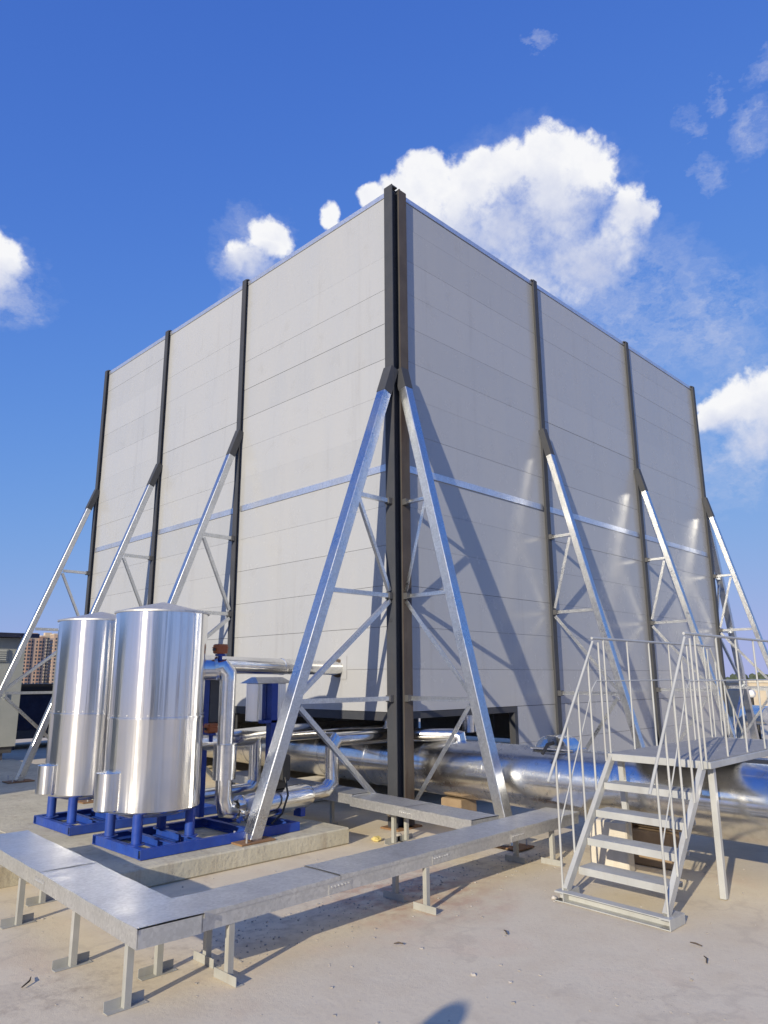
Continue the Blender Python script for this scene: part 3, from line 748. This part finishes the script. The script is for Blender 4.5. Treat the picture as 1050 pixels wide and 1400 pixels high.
# platform
MB().box(XT+.002, X2T, YN-.04, YF+.04, ZP-.004, ZP+.002).build('deck_plate', 'deck_grey', st)
MB().box(XT-.03, XT+.0, YN-.045, YF+.045, ZP-.055, ZP+.003).build('deck_edge', SP, st, bevel=.003)
MB().box(X2T+.002, X2T+.03, YN-.045, YF+.045, ZP-.055, ZP+.003).build('deck_edge', SP, st, bevel=.003)
for yy in (YN-.042, YF+.042):
    MB().box(XT+.002, X2T, yy-.02, yy+.02, ZP-.056, ZP-.005).build('deck_edge', SP, st, bevel=.003)
for xx, tilt in ((-.12, .0), (1.88, .0)):
    for yy, dyy in ((YN, -.02), (YF, .02)):
        sx = .10 if xx < 1 else -.10
        MB().beam((xx, yy, ZP-.057), (xx-.10 if yy == YN else xx+.12, yy+dyy*2, .003), .05, .05, up=(1,0,0)).build('post', SP, st, bevel=.004)
# railings
for yy in (YN-.02, YF+.02):
    MB().tube([(XT-.17, yy, HR+.02),(X2T+.17, yy, HR+.02)], .0115, 12).build('handrail', SP, st, smooth=40)
    MB().tube([(XT-.22, yy, 1.55),(XT-.14, yy, 1.615),(X2T+.14, yy, 1.615),(X2T+.22, yy, 1.55)], .006, 8).build('mid_rail', SP, st, smooth=40)
    n = 6
    for k in range(n):
        xx = XT+.03 + (X2T-XT-.06)*k/(n-1)
        MB().cyl((xx, yy, ZP-.03), (xx, yy, HR+.012), .009, n=10).build('baluster', SP, st, smooth=40)
    for (xt, xb, sg) in ((XT, XB, 1), (X2T, X2B, -1)):
        lo = (xb-sg*.14, yy, .86); hi = (xt-sg*.16, yy, 1.955)
        MB().tube([lo, hi], .0115, 12).build('stair_handrail', SP, st, smooth=40)
        MB().tube([(xb-sg*.02, yy, .50), (xt-sg*.22, yy, 1.55)], .0055, 8).build('stair_mid_rail', SP, st, smooth=40)
        for k in range(5):
            f = .02 + .235*k; xx = xb + (xt-xb)*f - sg*.03
            zt_ = .86 + (1.955-.86)*((xx-lo[0])/(hi[0]-lo[0]))
            MB().cyl((xx, yy, .05 + f*.93), (xx, yy, min(zt_, 1.95)), .009, n=10).build('stair_baluster', SP, st, smooth=40)

# ------------------------------------------------------------------ things beyond, left
cab = thing('equipment_cabinet', (-2.2, 11.3, 0), 'grey-green equipment cabinet with louvre vent and dark flat roof', 'cabinet')
MB().box(-4.2, -.50, 10.5, 12.1, .32, 2.52).build('body', 'cabinet_paint', cab)
MB().box(-4.35, -.30, 10.3, 12.3, 2.53, 2.62).build('roof', 'navy_gloss', cab)
MB().box(-4.2, -.55, 10.55, 12.0, .19, .315).build('plinth', 'dark_steel', cab)
for xx in (-3.9, -.75):
    for yy in (10.65, 11.9): MB().box(xx-.05, xx+.05, yy-.05, yy+.05, .003, .188).build('leg', 'dark_steel', cab)
for (xx, zz, wd, hh) in ((-1.0, 2.16, .32, .26), (-1.28, .86, .34, .30)):
    lv = MB().box(xx-wd/2, xx+wd/2, 10.47, 10.498, zz-hh/2, zz+hh/2).build('louvre', 'cabinet_paint', cab)
    for k in range(5):
        z = zz-hh/2+.03+k*(hh-.04)/5
        MB().add([(xx-wd/2+.03,10.45,z),(xx+wd/2-.03,10.45,z),(xx+wd/2-.03,10.469,z+.035),(xx-wd/2+.03,10.469,z+.035),
                  (xx-wd/2+.03,10.455,z-.006),(xx+wd/2-.03,10.455,z-.006),(xx+wd/2-.03,10.469,z+.028),(xx-wd/2+.03,10.469,z+.028)],
                 [(0,1,2,3),(4,7,6,5),(0,4,5,1),(1,5,6,2),(2,6,7,3),(3,7,4,0)]).build('slat', 'cabinet_paint', lv)
MB().box(-.80,-.77,10.47,10.495,1.25,1.40).build('handle', 'galvanised', cab)

con = thing('equipment_container', (2.6, 14.2, 0), 'low navy blue glossy container standing behind the grey-green cabinet', 'container')
MB().box(.15, 4.4, 13.3, 15.1, .45, 1.30).build('side_panel', 'navy_gloss', con)
MB().box(.10, 4.45, 13.25, 15.15, 1.302, 1.56).build('top_band', 'black_plastic', con)
MB().box(.15, 4.4, 13.3, 15.1, .25, .448).build('base_rail', 'dark_steel', con)
for xx in (.4, 2.2, 4.1):
    MB().box(xx-.1, xx+.1, 13.4, 15.0, .003, .248).build('foot', 'dark_steel', con)
for k in range(4): MB().box(.2+k*1.05, 1.2+k*1.05, 13.285, 13.299, .5, 1.27).build('door', 'navy_gloss', con)

shade_box = thing('equipment_cabinet', (-7.6, 5.6, 0), 'tall grey-green box added out of view to shade the pad', 'cabinet')  # unseen box added to cast shade over the pad
MB().box(-8.6, -6.6, 3.6, 7.6, .2, 2.3).build('body', 'cabinet_paint', shade_box)
MB().box(-8.75, -6.45, 3.45, 7.75, 2.302, 2.39).build('roof', 'navy_gloss', shade_box)
MB().box(-8.5, -6.7, 3.7, 7.5, .003, .198).build('plinth', 'dark_steel', shade_box)

# apartment towers
def m_tower(c0):
    def f(b, p):
        P = pos(b); n = b.noise(P, .08, 3, .5)
        c = b.mix(b.maprange(n, .35, .7), c0, tuple(x*.86 for x in c0)); b.link(c, p.inputs['Base Color'])
    return f
mat('tower_brick', rough=.9, build=m_tower((.36, .235, .18)))
mat('tower_cream', rough=.9, build=m_tower((.60, .49, .36)))
mat('tower_tan', rough=.9, build=m_tower((.44, .325, .25)))
mat('tower_glass', base=(.035, .05, .07), rough=.2)
def tower(az, dist, width, ztop, label, m0, m1):
    c = Vector((CAM.x + math.cos(R(az))*dist, CAM.y + math.sin(R(az))*dist, GZ))
    t = thing('apartment_tower', c, label, 'apartment building', 'apartment towers on the skyline')
    t.rotation_euler.z = R(az) - math.pi/2 + R(14)
    h = ztop - GZ; W = width/2
    def part(b, name, m, par=None, kind=None):
        me = b.mesh(name); o = bpy.data.objects.new(name, me); COL.objects.link(o); me.materials.append(MATS[m]); o.parent = par or t
        if kind: o['kind'] = kind
        return o
    part(MB().box(-W, W, -7, 7, 0, h), 'wall', m0)
    nb_ = max(2, int(width/7))
    for k in range(nb_):
        x = -W + width*(k+.5)/nb_
        part(MB().box(x-1.5, x+1.5, -8.2, -7.02, 0, h-.5+(.9 if k % 2 else 0)), 'bay', m1)
        part(MB().box(x-1.5, x+1.5, 7.02, 8.2, 0, h-.5), 'bay', m1)
    part(MB().box(-W-.3, W+.3, -7.3, 7.3, h, h+1.1), 'parapet', m1)
    part(MB().box(-3, 3, -3, 3, h+1.1, h+4.2), 'stair_head', m0)
    pn = MB(); fl = int(h/3.0)
    for k in range(nb_):
        x = -W + width*(k+.5)/nb_
        for j in range(fl):
            z = 1.0 + 3.0*j
            for (xa, xb_, yy) in ((x-1.0, x+1.0, -8.2), (x-3.2, x-1.9, -7.0), (x+1.9, x+3.2, -7.0)):
                pn.box(xa, xb_, yy-.06, yy+.1, z, z+1.7)
    for j in range(fl):
        for yy in (-5, -1.5, 1.5, 4):
            for s in (-1, 1): pn.box(s*W-.06, s*W+.06, yy, yy+1.5, 1.0+3*j, 2.7+3*j)
    part(pn, 'window_panes', 'tower_glass', None, 'stuff')
tower(71.15, 740, 13, 33.5, 'brick-red apartment tower beside the grey-green cabinet, lowest of the skyline group', 'tower_brick', 'tower_tan')
tower(70.2, 730, 18, 38.5, 'tan apartment tower with brick bays in the middle of the skyline group', 'tower_tan', 'tower_brick')
tower(69.3, 790, 14, 42.5, 'cream apartment tower catching the sun in the skyline group', 'tower_cream', 'tower_cream')
tower(68.3, 735, 18, 41.5, 'tan and cream apartment tower against the tank side of the skyline group', 'tower_tan', 'tower_cream')
hs_ = thing('reflected_house', (-14, -14, 0), 'small beige house with a dark door, added out of view for reflections', 'building')  # unseen house added for the tanks to reflect
MB().box(-16.5, -12.5, -17, -12, .003, 2.9).build('wall', 'parapet_paint', hs_)
MB().box(-16.8, -12.2, -17.3, -11.7, 2.903, 3.1).build('roof', 'block_concrete', hs_)
dr = MB().box(-14.9, -13.9, -11.998, -11.95, .02, 2.1).build('door', 'dark_steel', hs_)
MB().box(-14.05, -14.0, -11.948, -11.90, 1.0, 1.12).build('handle', 'galvanised', dr)
for k, (az_, w_, zt_) in enumerate(((-128, 30, 20), (-112, 20, 26), (-96, 34, 16), (-70, 26, 22), (-50, 18, 14), (-150, 22, 10))):  # unseen towers added to vary the reflections in the metal
    tower(az_, 260 + 15*k, w_, zt_, ('widest','tallest','very broad','slim tall','low narrow','lowest')[k] + ' tan apartment tower added out of view for reflections', 'tower_tan', 'tower_cream' if k % 2 else 'tower_brick')
# distant treeline
tl = MB(); rt = random.Random(5)
for k in range(700):
    az = R(-25 + 130*k/700 + rt.uniform(-.1,.1)); D = rt.uniform(900, 1300); hh = GZ + rt.uniform(16, 23)
    cx, cy = CAM.x+math.cos(az)*D, CAM.y+math.sin(az)*D
    for j in range(3):
        ox, oy, rr = rt.uniform(-4,4), rt.uniform(-4,4), rt.uniform(3,6); zc = hh - rr*.6 + rt.uniform(-2,1)
        vs_ = [(cx+ox+rr*math.cos(a)*f, cy+oy+rr*math.sin(a)*f, zc+z*rr) for z, f in ((-.8,.5),(-.2,1),(.4,.85)) for a in [i*math.pi/3+rt.uniform(-.3,.3) for i in range(6)]] + [(cx+ox, cy+oy, zc+rr)]
        tl.add(vs_, [(i*6+q, i*6+(q+1)%6, (i+1)*6+(q+1)%6, (i+1)*6+q) for i in range(2) for q in range(6)] + [(12+q, 12+(q+1)%6, 18) for q in range(6)])
def m_leaf(b, p):
    P = pos(b); b.link(b.mix(b.noise(P, .2, 4, .6), (.05, .07, .04), (.10, .12, .075)), p.inputs['Base Color']); p.inputs['Roughness'].default_value = .9
mat('far_leaf', build=m_leaf)
tag(tl.build('treeline', 'far_leaf'), 'dark far-off line of trees on the horizon beyond the parapet', 'trees', kind='stuff')

# ------------------------------------------------------------------ things beyond, right
ep = thing('pipe_elbow', (13, .6, 0), 'silver jacketed pipe elbow standing beyond the far corner of the enclosure', 'pipe')
MB().tube([(13.0,.75,.003),(13.0,.75,.42),(12.97,.68,.62),(12.9,.5,.75),(12.2,-.2,.75)], .22, 28).build('elbow', 'pipe_jacket', ep, smooth=22)
for k, (xx, yy, zt_) in enumerate(((16.0,1.47,1.16),(15.0,1.05,.66))):
    lm = thing('roof_lamp', (xx, yy, 0), ('white globe roof lamp on black post before the parapet, taller of the pair' if k == 0 else 'white globe roof lamp on black post beside the silver elbow, shorter of the pair'), 'lamp')
    MB().cyl((xx,yy,.003),(xx,yy,.03), .12, n=16).build('base', 'black_plastic', lm, smooth=40)
    MB().cyl((xx,yy,.03),(xx,yy,zt_-.1), .05, n=14).build('post', 'black_plastic', lm, smooth=40)
    MB().lathe([(.03,-.11),(.09,-.08),(.115,-.02),(.115,.03),(.08,.09),(.02,.11)], (xx,yy,zt_), 20).build('globe', 'white_enamel', lm, smooth=60)
gr = thing('guard_rail', (19, 2, 0), 'pale steel guard rail standing before the beige parapet', 'railing')
MB().box(18.97,19.03,-6,8,1.2,1.26).build('top_rail', 'stair_paint', gr)
for yy in range(-6, 9, 2): MB().box(18.975,19.025,yy-.025,yy+.025,.003,1.198).build('post', 'stair_paint', gr)

# ------------------------------------------------------------------ litter on the deck
rl = random.Random(9)
def twig(x, y, L, a, label):
    p = Vector((x, y, .012)); t = Vector((math.cos(a), math.sin(a), 0)); q = p+t*L*.5+Vector((-t.y,t.x,0))*L*rl.uniform(-.12,.12); e = p+t*L
    b = MB().tube([p, q+Vector((0,0,.006)), e], [.004,.005,.003], 7)
    o = b.build('twig', 'twig', None, smooth=60)
    tag(o, label, 'twig')
twig(-2.02,-2.92,.08,.9,'thick short twig lying alone on the bare deck between tray and stairs')
twig(-2.62,-2.55,.06,2.3,'small dark twig on the deck near the long tray')
twig(-1.62,-4.05,.11,.5,'long thin twig on the deck at the open end near the stair foot')
twig(-1.36,-3.92,.08,1.4,'bent twig on the deck beside the stair base')
twig(-4.55,-1.5,.14,.9,'dark stick on the deck outside the corner tray')
deb = MB()
for k in range(900):
    if k < 500: x, y = rl.uniform(-3.6, .1), -1.75 + rl.gauss(0, .22)
    else: x, y = rl.uniform(-5, 1.5), rl.uniform(-5, -.3)
    s_ = rl.choice((.003,.004,.005,.008)) if k < 860 else rl.uniform(.008,.016)
    vs_ = [(x+s_*rl.uniform(.6,1.3)*math.cos(i*1.57+.3), y+s_*rl.uniform(.6,1.3)*math.sin(i*1.57+.3), .001+zz) for zz in (0, s_*rl.uniform(.5,1)) for i in range(4)]
    deb.add(vs_, [(4,5,6,7),(0,1,5,4),(1,2,6,5),(2,3,7,6),(3,0,4,7)])
tag(deb.build('grit', 'stone'), 'scattered grit and crumbs of mortar on the concrete deck', 'grit', kind='stuff')
def lump(x, y, s_, z0, m, name, label, cat):
    bm = bmesh.new(); bmesh.ops.create_icosphere(bm, subdivisions=2, radius=s_)
    for v in bm.verts: v.co *= rl.uniform(.75,1.2); v.co.z *= .6
    me = bpy.data.meshes.new(name); bm.to_mesh(me); bm.free(); o = link(name, me, m); o.location = (x, y, z0+s_*.45)
    tag(o, label, cat)
lump(-.62,-.28,.05,.0,'yellow_foam','foam_scrap','scrap of yellow foam on the deck under the short back tray','foam')
lump(-.33,-.32,.045,.0,'stone','rubble_lump','pale rubble lump under the back tray by the corner columns','rubble')
lump(-.26,-.42,.035,.0,'stone','rubble_lump','small broken rubble lump under the back tray next to a leg','rubble')
lump(-1.10,-2.70,.022,.0,'stone','pebble','white pebble beside the far end of the stair base channel','stone')

# ------------------------------------------------------------------ bystander whose shadow falls across the deck
mat('jacket_cloth', build=m_paint((.03, .04, .07), (.045, .055, .09), .85))
mat('skin', base=(.42, .25, .18), rough=.55)
mat('hair', base=(.012, .010, .009), rough=.6)
def person(px, py, rz):
    t = thing('person', (px, py, 0), 'person in dark work clothes standing upright watching, arms hanging', 'person')
    J = [((0,0,.95),.14,-1),((0,0,1.15),.135,0),((0,0,1.36),.15,1),((0,.01,1.47),.06,2),((0,.015,1.54),.065,3),
         ((.10,0,.88),.095,0),((.11,.02,.50),.062,5),((.11,-.01,.09),.045,6),((.12,.14,.045),.04,7),
         ((-.10,0,.88),.095,0),((-.11,.02,.50),.062,9),((-.11,-.01,.09),.045,10),((-.12,.14,.045),.04,11),
         ((.19,0,1.39),.062,2),((.25,-.02,1.10),.045,13),((.27,.05,.85),.033,14),
         ((-.19,0,1.39),.062,2),((-.25,-.02,1.10),.045,16),((-.27,.05,.85),.033,17)]
    me = bpy.data.meshes.new('body'); me.from_pydata([j[0] for j in J], [(j[2], i) for i, j in enumerate(J) if j[2] >= 0], [])
    o = bpy.data.objects.new('body', me); COL.objects.link(o); me.materials.append(MATS['jacket_cloth'])
    sk = o.modifiers.new('skin', 'SKIN'); o.modifiers.new('sub', 'SUBSURF').levels = 2; o.modifiers['sub'].render_levels = 2
    for i, j in enumerate(J): me.skin_vertices[0].data[i].radius = (j[1], j[1]*.8)
    me.skin_vertices[0].data[0].use_root = True
    o.parent = t
    def ball(name, m, c, sx, sy, sz, par):
        bm = bmesh.new(); bmesh.ops.create_icosphere(bm, subdivisions=3, radius=1)
        for v in bm.verts: v.co = Vector((v.co.x*sx*(1-.12*max(0,-v.co.z)), v.co.y*sy, v.co.z*sz)) + Vector(c)
        m_ = bpy.data.meshes.new(name); bm.to_mesh(m_); bm.free(); m_.materials.append(MATS[m])
        for f in m_.polygons: f.use_smooth = True
        q = bpy.data.objects.new(name, m_); COL.objects.link(q); q.parent = par; return q
    hd = ball('head', 'skin', (0,.03,1.615), .076, .098, .118, t)
    ball('hair', 'hair', (0,.008,1.645), .083, .098, .098, hd)
    ball('nose', 'skin', (0,.128,1.60), .013, .018, .022, hd)
    for sx in (-1, 1):
        ball('ear', 'skin', (sx*.078,.02,1.605), .010, .018, .032, hd)
        ball('eye', 'white_enamel', (sx*.03,.113,1.63), .011, .008, .007, hd)
        hb = ball('hand', 'skin', (sx*.272,.065,.80), .02, .04, .05, t)
        for k in range(4):
            x0, y0 = sx*.272, .035+.02*k; L_ = (.062,.075,.07,.055)[k]
            q = MB().tube([(x0,y0,.77),(x0-sx*.006,y0+.002,.77-L_*.6),(x0-sx*.02,y0+.004,.77-L_)], [.009,.008,.006], 8).mesh('finger', 60)
            q.materials.append(MATS['skin']); fo_ = bpy.data.objects.new('finger', q); COL.objects.link(fo_); fo_.parent = hb
        q = MB().tube([(sx*.268,.095,.815),(sx*.258,.115,.78),(sx*.25,.115,.75)], [.010,.009,.007], 8).mesh('thumb', 60)
        q.materials.append(MATS['skin']); fo_ = bpy.data.objects.new('thumb', q); COL.objects.link(fo_); fo_.parent = hb
    t.rotation_euler.z = rz
person(-7.70, -4.82, R(-40))

# the flight is not quite square to the wall: shear it to its measured line
for o in st.children_recursive:
    for v in o.data.vertices: v.co.x += .085*(v.co.y + 3.5)
scene.render.engine = 'CYCLES'
